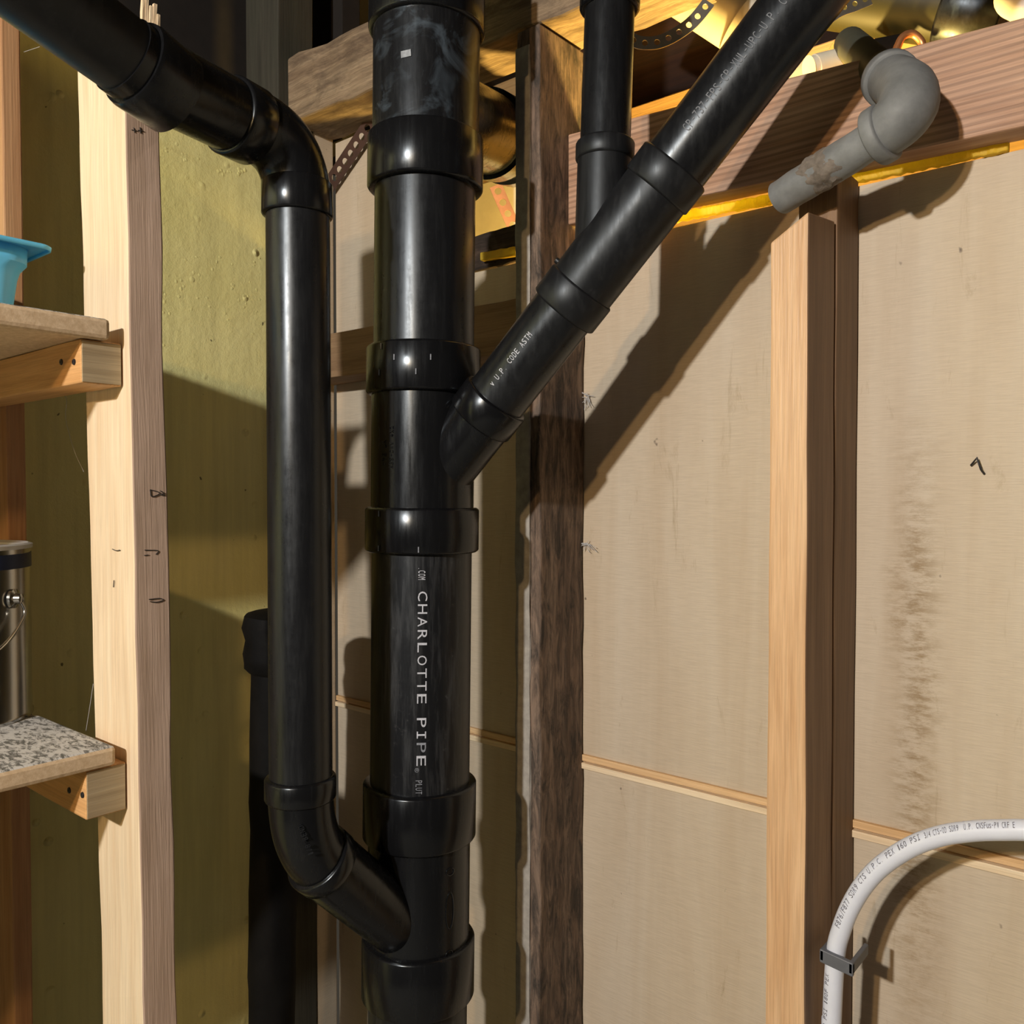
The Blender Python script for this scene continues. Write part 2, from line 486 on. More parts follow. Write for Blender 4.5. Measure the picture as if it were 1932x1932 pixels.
# ------------------------------------------------------------------ setting
YP = 0.91                                     # face of the plywood
fl = struct(box('floor', -1.7, 1.2, -1.6, 1.7, -1.50, -1.45, m_floor, bevel=0))
ce = struct(box('ceiling', -2.2, 1.2, -1.6, 1.9, 1.02, 1.06, m_brownceil, bevel=0))

wb = bpy.data.objects.new('wall_back', None); col.objects.link(wb); wb.location = (-0.3, YP, 0); struct(wb)
def panel(x0, x1, h0, h1, y=YP, t=0.012): return box('plywood_panel', x0, x1, y, y + t, h0, h1, m_ply, wb, bevel=0.0008)
panel(-1.146, -0.93, -0.343, 0.585)
panel(-0.928, -0.315, -0.343, 0.318)
panel(-0.313, 0.60, -0.343, 0.318)
panel(-1.146, -0.68, -1.45, -0.360)
panel(-0.678, -0.315, -1.45, -0.360)
panel(-0.313, 0.60, -1.45, -0.360)
# raw edges showing in the joint between upper and lower sheets
board('joint_edge', (-1.146, YP - 0.004, H(-0.351)), (1.746, 0, 0), (0, 0.014, 0), (0, 0, 0.008), m_raw, wb, bevel=0.0006)
board('joint_edge', (-1.146, YP - 0.006, H(-0.3605)), (1.746, 0, 0), (0, 0.016, 0), (0, 0, 0.0075), m_raw2, wb, bevel=0.0006)

rim = struct(box('trim_1', -1.45, -1.40, -1.5, 0.93, 0.60, 1.02, m_brownceil, bevel=0.002))
rim = struct(box('added_header', -1.40, -1.152, 0.93, 0.97, 0.60, 1.02, m_brownceil, bevel=0.002))  # added header, blocks the rear bulb above the yellow wall
wl = struct(box('wall_left', -1.45, -1.165, -1.5, 0.80, -1.45, 0.60, m_conc, bevel=0.004))
# paint blobs and trowel marks on the concrete
rr = random.Random(5); bm = bmesh.new()
def blob(px, py, r):
    p = onX(px, py, -1.1655)
    mt = Matrix.Translation(p) @ Matrix.Diagonal((.32, rr.uniform(.8, 1.3), rr.uniform(.8, 1.4), 1))
    bmesh.ops.create_icosphere(bm, subdivisions=2, radius=r, matrix=mt)
for k in range(150):
    y_ = 480 + abs(rr.gauss(0, 1)) * 75 + rr.uniform(-20, 60)
    blob(rr.uniform(305, 496), y_, rr.choice((.0010, .0014, .0018, .0028)))
for k in range(24): blob(rr.gauss(345, 30), rr.gauss(290, 14), rr.uniform(.0015, .003))
for k in range(7): blob(rr.gauss(425, 7), rr.gauss(325, 4), rr.uniform(.002, .0035))
for k in range(5): blob(455 + rr.uniform(-8, 8), 323 + rr.uniform(-6, 6), .0038)
for k in range(40): blob(rr.uniform(315, 480), rr.gauss(1170, 14), rr.uniform(.001, .0026))
for k in range(50): blob(rr.uniform(325, 470), rr.uniform(1690, 1850), rr.uniform(.0008, .0018))
pb = link('paint_blobs', bm, m_conc, wl, smooth=True); pb['kind'] = 'stuff'
# far side of the partition
wr = struct(box('wall_rear', -1.8, 1.2, 1.62, 1.66, -1.45, 1.02, m_backdark, bevel=0))
ret = struct(box('wall_return', -1.175, -1.152, 0.869, YP, -1.45, 0.60, m_ply, bevel=0.001))

# ------------------------------------------------------------------ framing
corner = tag(box('corner_post', -1.240, -1.150, 0.8015, 0.868, -1.45, 1.02, m_green, n=24, jit=0.002), 'dark grey-green corner post beside the yellow concrete wall', 'post')
plate = tag(board('top_plate', (-1.15, 0.818, H(0.59)), (0.70, 0, -0.028), (0, 0.09, 0), (0, 0, 0.10), m_oldx, n=22, jit=0.006, bevel=0.004, seed=3), 'rough old timber plate under the ceiling above the plywood', 'beam')
oldstud = tag(box('wall_stud', -0.673, -0.637, 0.815, 0.908, -1.45, 0.566, m_old, n=60, jit=0.0035, bevel=0.002, seed=5), 'weathered dark old stud behind the black main stack', 'stud')
box('plaster_edge', -0.6735, -0.6735 + 0.0225, 0.8125, 0.816, -0.72, 0.545, plain('old_plaster', (0.42, 0.40, 0.36), 0.9, var=0.35, scale=70, bumps=0.4), oldstud, n=50, jit=0.0022, bevel=0.0008, seed=9)
blk = tag(box('wall_blocking', -1.148, -0.675, 0.842, 0.908, 0.181, 0.25, m_block, axis='X', n=10, jit=0.002), 'short horizontal brown block nailed between studs behind the pipes', 'blocking')
rot = tag(box('rotten_plate', -0.93, -0.690, 0.915, 0.955, 0.322, 0.374, m_char, axis='X', n=18, jit=0.006, bevel=0.004, seed=2), 'dark crumbling piece of wood behind the black main stack', 'beam')

# beam: a plank on edge at the head of the plywood
a = onY(1375, 358, 0.872); b = onY(1932, 238, 0.872); c = onY(1375, 175, 0.872); d = onY(1932, 32, 0.872)
sb = (b.z - a.z) / (b.x - a.x); stp = (d.z - c.z) / (d.x - c.x)
bm = bmesh.new()
x0, x1 = -0.637, 0.60
vs = []
for i in range(13):
    x = x0 + (x1 - x0) * i / 12
    zb = a.z + (x - a.x) * sb; zt = c.z + (x - c.x) * stp
    vs.append([bm.verts.new(Vector((x, y, z + noise.noise(Vector((x * 9, y * 9, z))) * 0.0012))) for y, z in ((0.872, zb), (0.908, zb), (0.908, zt), (0.872, zt))])
for i in range(12):
    for k in range(4): bm.faces.new((vs[i][k], vs[i][(k + 1) % 4], vs[i + 1][(k + 1) % 4], vs[i + 1][k]))
bm.faces.new(vs[0]); bm.faces.new(vs[-1])
beam = tag(link('wall_plate', bm, m_firx, bevel=0.002), 'reddish fir plank along the top of the plywood wall, under the grey pipe', 'beam')

# right-hand stud with the sawn sloping top, and its partner behind
p0 = onY(1453, 500, 0.772); p1 = onY(1443, 1900, 0.772); q0 = onY(1525, 500, 0.772); q1 = onY(1518, 1900, 0.772)
def lerp_z(P, Q, z): return P + (Q - P) * ((z - P.z) / (Q.z - P.z))
bm = bmesh.new(); rows = []
tl = onY(1458, 457, 0.772).z; tr = onY(1525, 398, 0.772).z
NS = 40
for i in range(NS + 1):
    t = i / NS
    r = []
    for (P, Q, zt, y, s) in ((p0, p1, tl, 0.772, 1), (q0, q1, tr, 0.772, 2), (q0, q1, tr + 0.008, 0.842, 3), (p0, p1, tl + 0.008, 0.842, 4)):
        z = zt * t
        v = lerp_z(P, Q, z)
        r.append(bm.verts.new(Vector((v.x + noise.noise(Vector((i * .4, s * 3.3, 0))) * 0.0012, y + noise.noise(Vector((i * .3, s * 5.1, 4))) * 0.0008, z))))
    rows.append(r)
for i in range(NS):
    for k in range(4): bm.faces.new((rows[i][k], rows[i][(k + 1) % 4], rows[i + 1][(k + 1) % 4], rows[i + 1][k]))
bm.faces.new(rows[0]); bm.faces.new(rows[-1])
m_firside = wood('shaded_fir_side', (0.30, 0.19, 0.115), (0.20, 0.12, 0.07), 'Z', 0.6, fine=0.4)  # shade on the stud's right side, painted in as a darker wood
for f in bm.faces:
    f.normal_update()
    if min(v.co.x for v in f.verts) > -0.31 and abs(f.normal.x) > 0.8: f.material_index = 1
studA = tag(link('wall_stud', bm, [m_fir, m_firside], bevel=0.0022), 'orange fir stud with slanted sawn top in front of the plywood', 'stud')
xb = q0.x
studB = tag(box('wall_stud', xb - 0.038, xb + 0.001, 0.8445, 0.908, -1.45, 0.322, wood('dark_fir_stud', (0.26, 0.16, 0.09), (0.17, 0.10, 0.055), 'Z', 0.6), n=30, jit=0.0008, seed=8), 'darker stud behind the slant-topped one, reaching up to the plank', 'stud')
def nail(px, py, Y, L=0.012, parent=None, r=0.0022):
    p = onY(px, py, Y)
    bm = bmesh.new(); add_lathe(bm, p + Vector((0.0, 0.004, 0)), p + Vector((-0.2, -1, 0.15)).normalized() * L + p, [(0, r * 0.5), (L * 0.8, r * 0.5), (L * 0.8, r), (L, r)], 10)
    return link('nail', bm, m_nail, parent, smooth=True)
nail(1454, 1022, 0.7725, 0.010, studA); nail(1457, 1038, 0.7725, 0.008, studA)
nail(1516, 1133, 0.7725, 0.010, studA, 0.003)

# ------------------------------------------------------------------ shelving on the left
YF = 0.38
e0 = onY(237, 300, YF); e1 = onY(268, 1800, YF)
wl0 = onY(150, 300, YF); wl1 = onY(190, 1800, YF)
bm = bmesh.new(); rows = []; NS = 56
ztop = onY(270, 8, YF).z
for i in range(NS + 1):
    z = ztop * i / NS
    e = lerp_z(e0, e1, z); w = lerp_z(wl0, wl1, z)
    r = []
    for s, v, y in ((1, w, YF), (2, e, YF), (3, e, YF + 0.034), (4, w, YF + 0.034)):
        jx = noise.noise(Vector((i * .33, s * 4.7, 0))) * 0.0012; jy = noise.noise(Vector((i * .35, s * 6.1, 4))) * (0.0016 if s != 3 else 0.0028)
        r.append(bm.verts.new(Vector((v.x + jx, y + jy, z))))
    rows.append(r)
for i in range(NS):
    for k in range(4): bm.faces.new((rows[i][k], rows[i][(k + 1) % 4], rows[i + 1][(k + 1) % 4], rows[i + 1][k]))
bm.faces.new(rows[0]); bm.faces.new(rows[-1])
m_postside = wood('browner_pine_side', (0.60, 0.45, 0.35), (0.47, 0.34, 0.25), 'Z', 0.5, fine=0.25)  # side face browner and duller than the front
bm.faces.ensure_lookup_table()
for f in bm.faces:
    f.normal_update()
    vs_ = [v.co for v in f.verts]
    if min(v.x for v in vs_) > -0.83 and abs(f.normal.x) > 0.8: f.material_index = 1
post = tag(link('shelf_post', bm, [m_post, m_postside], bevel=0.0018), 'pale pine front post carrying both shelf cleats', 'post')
# splinters at its broken head
for k in range(5):
    p = onX(262 + k * 7, 45 - (k % 2) * 12, e0.x - 0.004 + 0.001 * k)
    bm = bmesh.new(); add_board(bm, p + Vector((0, 0, -0.03)), Vector((0.001, 0.002, 0.055 - 0.004 * k)), Vector((0.003, 0, 0)), Vector((0, 0.003, 0)), 4, 0.0012, k)
    link('splinter', bm, m_post, post)
# pencil marks on the side of the post
def mark(strokes, xoff=0.0006, face='X'):
    bm = bmesh.new()
    for s in strokes:
        P = []
        for px, py in s:
            if face == 'X':
                z = onX(px, py, e0.x).z; X = lerp_z(e0, e1, z).x + xoff; P.append(onX(px, py, X))
            else: P.append(onY(px, py, YF - 0.0012))
        P = catmull(P, 3) if len(P) > 2 else P
        add_tube(bm, P, 0.00045, 6)
    link('pencil_mark', bm, m_pencil, post)
mark([[(283, 924), (298, 928), (300, 932), (286, 937), (283, 924)], [(302, 926), (308, 930), (304, 934), (311, 934)]])
mark([[(273, 1038), (298, 1039), (294, 1046)], [(272, 1048), (280, 1047)]])
mark([[(281, 1131), (300, 1129), (308, 1132), (296, 1136), (283, 1135)]])
mark([[(248, 245), (258, 247)], [(252, 241), (254, 250)], [(260, 246), (270, 247)], [(264, 240), (265, 251)]])
mark([[(212, 1036), (219, 1039), (226, 1038)]], face='Y')
mark([[(215, 1095), (214, 1108)]], face='Y')

rear = tag(box('shelf_post', -1.164, -1.085, 0.381, 0.402, -1.45, 0.60, m_rear, n=20, jit=0.001, seed=4), 'reddish rear post against the yellow wall, behind the blue tub', 'post')

XE = -0.795
cl_u = thing('shelf_cleat', (XE, 0.36, H(0.10)), 'orange square cleat holding up the shelf with the blue tub', 'cleat', 'shelf cleats')
box('bar', -1.163, XE, 0.3415, 0.379, 0.100, 0.140, m_cleat, cl_u, axis='X', n=8, jit=0.0006, bevel=0.0018)
box('end_grain', XE - 0.0005, XE + 0.0008, 0.3425, 0.378, 0.1012, 0.1388, m_endgrain, cl_u, bevel=0.0003)
cl_l = thing('shelf_cleat', (XE, 0.36, H(-0.301)), 'orange square cleat holding up the shelf with the paint can', 'cleat', 'shelf cleats')
box('bar', -1.163, XE, 0.3415, 0.379, -0.301, -0.2555, m_cleat, cl_l, axis='X', n=8, jit=0.0006, bevel=0.0018)
box('end_grain', XE - 0.0005, XE + 0.0008, 0.3425, 0.378, -0.2998, -0.2567, m_endgrain, cl_l, bevel=0.0003)
def screw(px, py, parent):
    p = onY(px, py, 0.3415)
    bm = bmesh.new(); add_lathe(bm, p + Vector((0, 0.003, 0)), p + Vector((0, -0.0012, 0)), [(0, 0.0028), (0.0030, 0.0030), (0.0040, 0.0026), (0.0042, 0.0012), (0.0036, 0.0010)], 14)
    link('screw', bm, m_nail, parent, smooth=True)
screw(116, 683, cl_u); screw(140, 683, cl_u); screw(156, 1500, cl_l); screw(131, 1491, cl_l)

def rounded_board(name, x0, x1, y0, y1, h0, h1, parent=None):
    return box(name, x0, x1, y0, y1, h0, h1, m_chip, parent, bevel=0.004)
sh_u = tag(rounded_board('shelf_board', -1.163, -0.786, -0.45, 0.365, 0.1405, 0.1600), 'particle board shelf under the blue tub', 'shelf')
sh_l = tag(rounded_board('shelf_board', -0.968, -0.790, -0.45, 0.368, -0.2550, -0.2365), 'paint-flecked front shelf board at the foot of the paint can', 'shelf')
sh_b = tag(rounded_board('shelf_board', -1.163, -0.974, -0.45, 0.366, -0.2550, -0.2365), 'shelf board carrying the paint can behind the flecked front board', 'shelf')

# blue tub on the upper shelf
def tub():
    cx, cy, zb = -0.968, 0.205, H(0.1602)
    ca, sa = math.cos(math.radians(0)), math.sin(math.radians(0))
    def rot(p): return Vector((cx + (p.x - cx) * ca - (p.y - cy) * sa, cy + (p.x - cx) * sa + (p.y - cy) * ca, p.z))
    t = thing('storage_tub', (cx, cy, zb), 'light blue plastic tub with a flared rim on the upper shelf', 'tub')
    def ring(hx, hy, z, r, n=6):
        pts = []
        for sx, sy, a0 in ((1, 1, 0), (-1, 1, 90), (-1, -1, 180), (1, -1, 270)):
            for k in range(n + 1):
                a = math.radians(a0 + 90 * k / n)
                pts.append(Vector((cx + sx * (hx - r) + r * math.cos(a), cy + sy * (hy - r) + r * math.sin(a), z)))
        return [rot(p) for p in pts]
    def loft(rings, name, mat, close=True):
        bm = bmesh.new(); R = [[bm.verts.new(p) for p in r] for r in rings]
        m = len(R[0])
        for a, b in zip(R[:-1], R[1:]):
            for k in range(m): bm.faces.new((a[k], a[(k + 1) % m], b[(k + 1) % m], b[k]))
        if close: bm.faces.new(R[0][::-1])
        return link(name, bm, mat, t, smooth=True, solid=0.0022)
    hx, hy = 0.110, 0.140
    loft([ring(hx - .025, hy - .025, zb + 0.0015, .02), ring(hx - .0195, hy - .0195, zb + 0.044, .024), ring(hx - .0175, hy - .0175, zb + 0.052, .024), ring(hx - .013, hy - .013, zb + 0.058, .024), ring(hx - .0125, hy - .0125, zb + 0.0735, .024)], 'body', m_tub)
    loft([ring(hx - .0125, hy - .0125, zb + 0.0735, .024), ring(hx - .001, hy - .001, zb + 0.0745, .010), ring(hx, hy, zb + 0.0738, .010), ring(hx - .0005, hy - .0005, zb + 0.0708, .010)], 'rim', m_tub, False)
    return t
tub()

# paint can
def can():
    cx, cy = -1.017, 0.2965; zb = H(-0.2363); r = 0.0785; h = 0.183
    t = thing('paint_can', (cx, cy, zb), 'shiny tin paint can with a navy band and wire handle', 'can')
    A = Vector((cx, cy, zb)); B = A + Vector((0, 0, 1))
    lathe('body', A, B, [(0.001, r - .004), (0.0, r + .0012), (0.003, r + .0015), (0.005, r), (h - .026, r), (h - .004, r - .0002), (h - .004, r - .006)], m_tin, t, 64)
    lathe('band', A, B, [(h - .025, r + .0002), (h - .025, r + .0008), (h - .010, r + .0008), (h - .010, r + .0002)], m_band, t, 64)
    lathe('lid', A, B, [(h - .006, r - .004), (h - .005, r + .002), (h - .001, r + .0022), (h + .0005, r - .002), (h - .002, r - .008), (h - .006, r - .010), (h - .0055, r - .016), (h - .003, r - .020), (h - .003, 0.001)], plain('dull_tin_lid', (0.75, 0.77, 0.80), 0.42, 0.5, var=.1), t, 64)
    g = math.radians(-2)
    u = Vector((RT.x, RT.y, 0)); 
    ear = A + u * (r - 0.001) + Vector((0, 0, h - .055)) + FH * -0.012
    lathe('ear', ear, ear + u, [(0, .010), (.003, .010), (.0045, .006), (.010, .0055), (.011, .003)], m_tin, t, 20)
    P = [ear + u * 0.008, ear + u * 0.012 + Vector((0, 0, -.018)), ear + u * 0.006 - FH * .03 + Vector((0, 0, -.045)), ear - u * 0.03 - FH * .06 + Vector((0, 0, -.07)), ear - u * 0.085 - FH * .078 + Vector((0, 0, -.084)), ear - u * 0.14 - FH * .06 + Vector((0, 0, -.07)), ear - u * 0.175 - FH * .03 + Vector((0, 0, -.045)), ear - u * 0.172 + Vector((0, 0, -.004))]
    tube('handle', catmull(P, 8), 0.0019, m_tin, t, 10)
can()

# ------------------------------------------------------------------ black drain plumbing
DM = 0.95
stack = thing('drain_pipe_stack', atF(788, 1932, DM) * 1.0, 'black plastic drain stack with wyes, elbows and branch pipes, running floor to ceiling', 'pipes')
stack.location.z = 0
ax_t = atF(806, 0, DM); ax_b = atF(788, 1932, DM)
ax_d = (ax_t - ax_b).normalized()
def mz(py):                                  # axis point seen at picture row py
    t = (py - 1932) / (0 - 1932)
    px = 788 + 18 * t
    return atF(px, py, DM)
R = 0.0568; RH = 0.0635
floor_pt = ax_b + ax_d * (-(ax_b.z) / ax_d.z)
def seg(name, pa, pb, r, mat, prof=None, extra=0.0):
    A = mz(pa) if not isinstance(pa, Vector) else pa
    B = mz(pb) if not isinstance(pb, Vector) else pb
    Lg = (B - A).length
    return lathe(name, A, B, prof(Lg) if prof else [(0, r), (Lg, r)], mat, stack, 72)
def hub(pa, pb, r=RH, rin=R - 0.004, mat=m_abs_fit): return seg('hub', pa, pb, r, mat, lambda L_: hubprof(0, L_, rin, r))
seg('pipe', floor_pt, 1800, R - .001, m_abs_dusty)
hub(1872, 1762, RH)
wy2 = seg('wye', 1800, 1560, R + .0005, m_abs_fit)
hub(1576, 1470, RH)
p_main = seg('pipe', 1560, 1010, R - .001, m_abs_dusty)
hub(1040, 957, RH)
wy1 = seg('wye', 1000, 700, R + .0005, m_abs_fit)
hub(747, 657, RH)
seg('pipe', 720, 300, R - .001, m_abs)
hub(362, 262, RH + .0005)
tee = seg('tee', 300, 30, R + .002, m_abs_smear)
hub(66, -90, RH + .0005)
seg('pipe', -60, mz(0) + ax_d * (1.0 + CZ - mz(0).z), R - .001, m_abs)
# small sticker on the tee
pt = straight(mz(152), ax_d)
bm = bmesh.new()
for ddx, ddy in ((0, 0),):
    p, d_, n_ = pt(0); s_ = n_.cross(d_)
    for k, (u_, v_) in enumerate(((-.0055, -.003), (.005, -.004), (.0055, .003), (-.005, .004))):
        a_ = .02 + u_ / R + .35
        bm.verts.new(p + d_ * v_ + (n_ * math.cos(a_) + s_ * math.sin(a_)) * (R + .003))
    bm.faces.new(list(bm.verts))
link('sticker', bm, plain('white_sticker', (0.34, 0.38, 0.42), 0.35, var=.5, scale=300), tee)

# branch of the tee running back through the wall
A = mz(205); B = Vector((-0.815, 1.02, H(0.520)))
Lg = (B - A).length
lathe('tee_branch', A, B, [(0, R - .006), (Lg * .50, R - .006), (Lg * .50, R), (Lg * .60, R), (Lg * .605, R - .006), (Lg * .70, R - .006), (Lg * .705, R), (Lg * .80, R), (Lg * .8, R - .005), (Lg, R - .005)], m_abs_fit, stack, 48)

# left-hand riser: elbow, pipe, elbow, wye branch
DL = 0.82; r2 = 0.0302; rh2 = 0.0342
L_top = atF(562, 372, DL); L_bot = atF(568, 1490, DL)
lathe('pipe', L_bot, L_top, [(0, r2), ((L_top - L_bot).length, r2)], m_abs, stack, 56)
hA = atF(567, 1508, DL); hB = atF(567, 1462, DL)
lathe('hub', hA, hB, hubprof(0, (hB - hA).length, r2 - .004, rh2), m_abs_fit, stack, 56)
junction = mz(1770)
j0 = atF(568, 1500, DL)
kink = atF(569, 1592, DL)
dirb = (junction - kink).normalized()
b1 = kink + dirb * 0.038
path = bez(j0, kink, b1, 16)
tube('elbow', path, r2 + .001, m_abs_fit, stack, 40)
lathe('hub', b1 - dirb * .012, junction, hubprof(0, 0.019, r2 - .002, rh2 + .001, .002), m_abs_fit, stack, 56)
lathe('wye_branch', b1, junction, [(0, r2 + .0035), ((junction - b1).length, r2 + .0035)], m_abs_fit, stack, 56)
# embossed marks
def emboss(s, A, d, rad, phi, length, height, parent, mat=m_abs_fit):
    o = wrap_text('embossed_mark', s, straight(A, d), rad, phi, length, height, mat, parent)
    md = o.modifiers.new('solid', 'SOLIDIFY'); md.thickness = 0.0012; md.offset = 0
    return o
emboss('ABS-DWV 4x2', mz(888), ax_d, R + .0005, 0.62, 0.046, 0.005, wy1)
emboss('WYE LR', mz(882), ax_d, R + .0005, 0.80, 0.028, 0.005, wy1)
emboss('1/8 BEND', atF(590, 1592, DL), Vector((0, 0, 1)) + RT * -.35, r2 + .001, .15, 0.03, 0.005, stack, m_abs_matte)
for py, ln in ((1612, .008), (1682, .04), (1764, .012)):
    bm = bmesh.new(); pth = straight(mz(py), ax_d); P = []
    for k in range(25):
        a_ = 2 * math.pi * k / 24
        p, d_, n_ = pth(math.sin(a_) * ln * .5); s_ = n_.cross(d_); an = -.62 + .005 / R * math.cos(a_)
        P.append(p + (n_ * math.cos(an) + s_ * math.sin(an)) * (R + .0008))
    add_tube(bm, P, .0007, 6); link('moulding_mark', bm, m_abs_fit, wy2, smooth=True)
def tick(py, phi):
    pth = straight(mz(py), ax_d); p, d_, n_ = pth(0); s_ = n_.cross(d_)
    q = p + (n_ * math.cos(phi) + s_ * math.sin(phi)) * (RH + .0002)
    bm = bmesh.new(); add_board(bm, q - d_ * .003, d_ * .006, s_ * .0012, n_ * .0008); link('hub_mark', bm, m_print_dim, stack)
for py, ph in ((668, .78), (715, .82), (690, .5), (968, .80), (1030, .80), (1030, 0.05), (690, -.12), (716, .12)): tick(py, ph)

# sloping pipe from the upper left into the riser's top elbow
T0 = atF(562, 375, DL); TK = atF(556, 262, DL)
S0 = atF(458, 230, 0.775)
pathe = bez(S0, TK, T0, 18)
tube('elbow', pathe, r2 + .0015, m_abs_fit, stack, 40)
hA = atF(561, 410, DL); hB = atF(561, 345, DL)
lathe('hub', hA, hB, hubprof(0, (hB - hA).length, r2 - .004, r2 + .0033, .002), m_abs_fit, stack, 56)
K = atF(272, 134, 0.685)
far = atF(-45, -104, 0.572)
dS = (K - S0).normalized(); tot = (K - S0).length
dF = (far - K).normalized()
lathe('hub', S0 - dS * .012, K, hubprof(0, .030, r2 - .004, r2 + .0045, .002), m_abs_fit, stack, 56)
tube('bend', [S0, S0 + dS * tot * .4, K - dS * .012 - dF * .0, K + (dS + dF) * .004, K + dF * .02], r2 + .0015, m_abs_fit, stack, 56)
lathe('coupling', K - dF * .030, far, [(0, r2), (.001, r2 + .0045), (.036, r2 + .0052), (.040, r2 + .0042), (.040, r2 - .001)], m_abs_fit, stack, 56)
lathe('pipe', K, far, [(0, r2), ((far - K).length, r2)], m_abs_matte, stack, 56)

# diagonal branch on the right
JA = mz(933)
DB = atF(1400, 150, 0.785)
r2d = 0.0328
dd = (DB - JA).normalized()
def on_diag(py):                             # point of the branch axis seen at picture row py
    lo, hi = 0.0, 1.2
    for _ in range(50):
        mid = (lo + hi) / 2
        v = JA + dd * mid - CAM
        y = W / 2 - FPX * v.dot(UP) / v.dot(FW)
        if y > py: lo = mid
        else: hi = mid
    return lo
def diag(name, pa, pb, r, mat, hubr=None, parent=stack):
    a_, b_ = on_diag(pa), on_diag(pb)
    prof = hubprof(0, b_ - a_, r - .005, r, .0022) if hubr else [(0, r), (b_ - a_, r)]
    return lathe(name, JA + dd * a_, JA + dd * b_, prof, mat, parent, 56)
lathe('wye_branch', JA, DB, [(0, r2d + .0025), (on_diag(770), r2d + .0025)], m_abs_fit, stack, 56)
diag('hub', 793, 750, r2d + .005, m_abs_fit, 1)
dp1 = diag('pipe', 775, 560, r2d, m_abs)
diag('hub', 588, 540, r2d + .0042, m_abs_matte, 1)
wy3 = diag('wye', 555, 340, r2d + .0018, m_abs_matte)
diag('hub', 362, 312, r2d + .004, m_abs_matte, 1)
a_ = on_diag(335)
dp2 = lathe('pipe', JA + dd * a_, DB, [(0, r2d), (0.62, r2d)], m_abs, stack, 56)
# small pipe rising from that wye
E0 = JA + dd * on_diag(495)
vt = atF(1151, 0, 0.862); vb = atF(1141, 300, 0.850)
vd = (vt - vb).normalized(); r1 = 0.0250; rh1 = 0.0292
lathe('wye_branch', E0, vb + vd * .0, [(0, r1 + .002), ((vb - E0).length, r1 + .002)], m_abs_matte, stack, 48)
hA = atF(1141, 306, .850); hB = atF(1142, 268, .850)
lathe('hub', hA, hB, hubprof(0, (hB - hA).length, r1 - .003, rh1, .003), m_abs_matte, stack, 48)
vp = lathe('pipe', vb, vt, [(0, r1), ((vt - vb).length + .40, r1)], m_abs, stack, 48)
hA = atF(1150, 22, .862); hB = atF(1154, -80, .862)
lathe('hub', hA, hB, hubprof(0, (hB - hA).length, r1 - .003, rh1 + .001, .003), m_abs_fit, stack, 48)
nb = JA + dd * on_diag(535) + dd.cross(FH).normalized() * (r2d + .002)
lathe('moulding_nub', nb - dd.cross(FH).normalized() * .004, nb + dd.cross(FH).normalized() * .004, [(0, .004), (.007, .003)], m_abs_matte, stack, 12)

# lettering
def dist_rows(pa, pb): return (mz(pa) - mz(pb)).length
rm = R - .001
def vtext(s, pa, pb, height, phi, mat=m_print): wrap_text('lettering', s, straight(mz(pa), -ax_d), rm, phi, dist_rows(pa, pb), height, mat, p_main)
vtext('.COM', 1061, 1085, 0.0075, 0.0)
vtext('CHARLOTTE', 1102, 1307, 0.0098, 0.02)
vtext('PI', 1327, 1371, 0.0098, 0.02); vtext('P', 1371, 1394, 0.0098, 0.02, m_print_dim); vtext('E', 1394, 1418, 0.0098, 0.02)
vtext('®', 1417, 1428, 0.0045, -0.06, m_print_dim)
vtext('PLUT', 1440, 1466, 0.0068, -0.02, m_print_dim)
vtext('inelii', 1476, 1500, 0.006, 0.05)
va = atF(1146, 252, .852); 
wrap_text('lettering', '// ABS Plus 17112 1 1/2" IPS SCH', straight(va, vd), r1, 0.80, (atF(1149, 30, .861) - va).length, 0.0072, m_print, vp)
A = JA + dd * on_diag(268)
wrap_text('lettering', 'CP-737-FPS-CP-XUL-UPC-U.P. CODE ASTM', straight(A, dd), r2d, 0.42, on_diag(-40) - on_diag(268), 0.0085, plain('faint_print', (0.17, 0.19, 0.22), 0.6, var=0.5, scale=500), dp2)
A = JA + dd * on_diag(731)
wrap_text('lettering', 'v U.P. CODE ASTM', straight(A, dd), r2d, 0.40, on_diag(636) - on_diag(731), 0.0062, m_print, dp1)

# ------------------------------------------------------------------ old iron pipe in the corner
ip = thing('cast_iron_pipe', atF(515, 1932, 1.19), 'old tar-black iron pipe stub standing in the corner behind the riser', 'pipe')
ip.location.z = 0
it = atF(520, 1165, 1.16); ib = atF(513, 1932, 1.19)
idr = (it - ib).normalized(); base = ib + idr * (-ib.z / idr.z); Li = (it - base).length
tube('barrel', [base + idr * (Li * k / 30) for k in range(31)], 0.0325, m_iron, ip, 28, wob=.003)
tube('bell', [it + idr * s for s in (-.075, -.068, -.05, -.03, -.012, .004, .008)], [.033, .040, .043, .040, .043, .040, .030], m_iron, ip, 28, wob=.004)

# ------------------------------------------------------------------ grey pipe stub
gp = thing('grey_pipe_stub', onY(1560, 310, 0.80), 'dusty grey metal pipe stub with an elbow below the plank', 'pipe')
rg = 0.0168
g0 = onY(1470, 374, 0.815); g1 = onY(1672, 248, 0.788)
gd = (g1 - g0).normalized()
tube('pipe', [g0 + (g1 - g0) * (k / 24) for k in range(25)], rg, m_grey, gp, 28, wob=.0012)
e2 = onY(1680, 150, 0.838); e3 = onY(1630, 106, 0.925)
corner_pt = onY(1764, 186, 0.775)
pe = bez(g1 - gd * .008, corner_pt, e2, 18)
tube('elbow', pe, [rg * 1.28 + (.0035 * math.sin(math.pi * i / 18)) for i in range(19)], m_grey, gp, 32, wob=.0006)
lathe('collar', g1 - gd * .012, g1, hubprof(0, .013, rg * .9, rg * 1.55, .002), m_grey, gp, 36)
nd = (e3 - e2).normalized()
lathe('collar', e2 - nd * .006, e3, hubprof(0, .013, rg * .9, rg * 1.5, .002), m_grey, gp, 36)
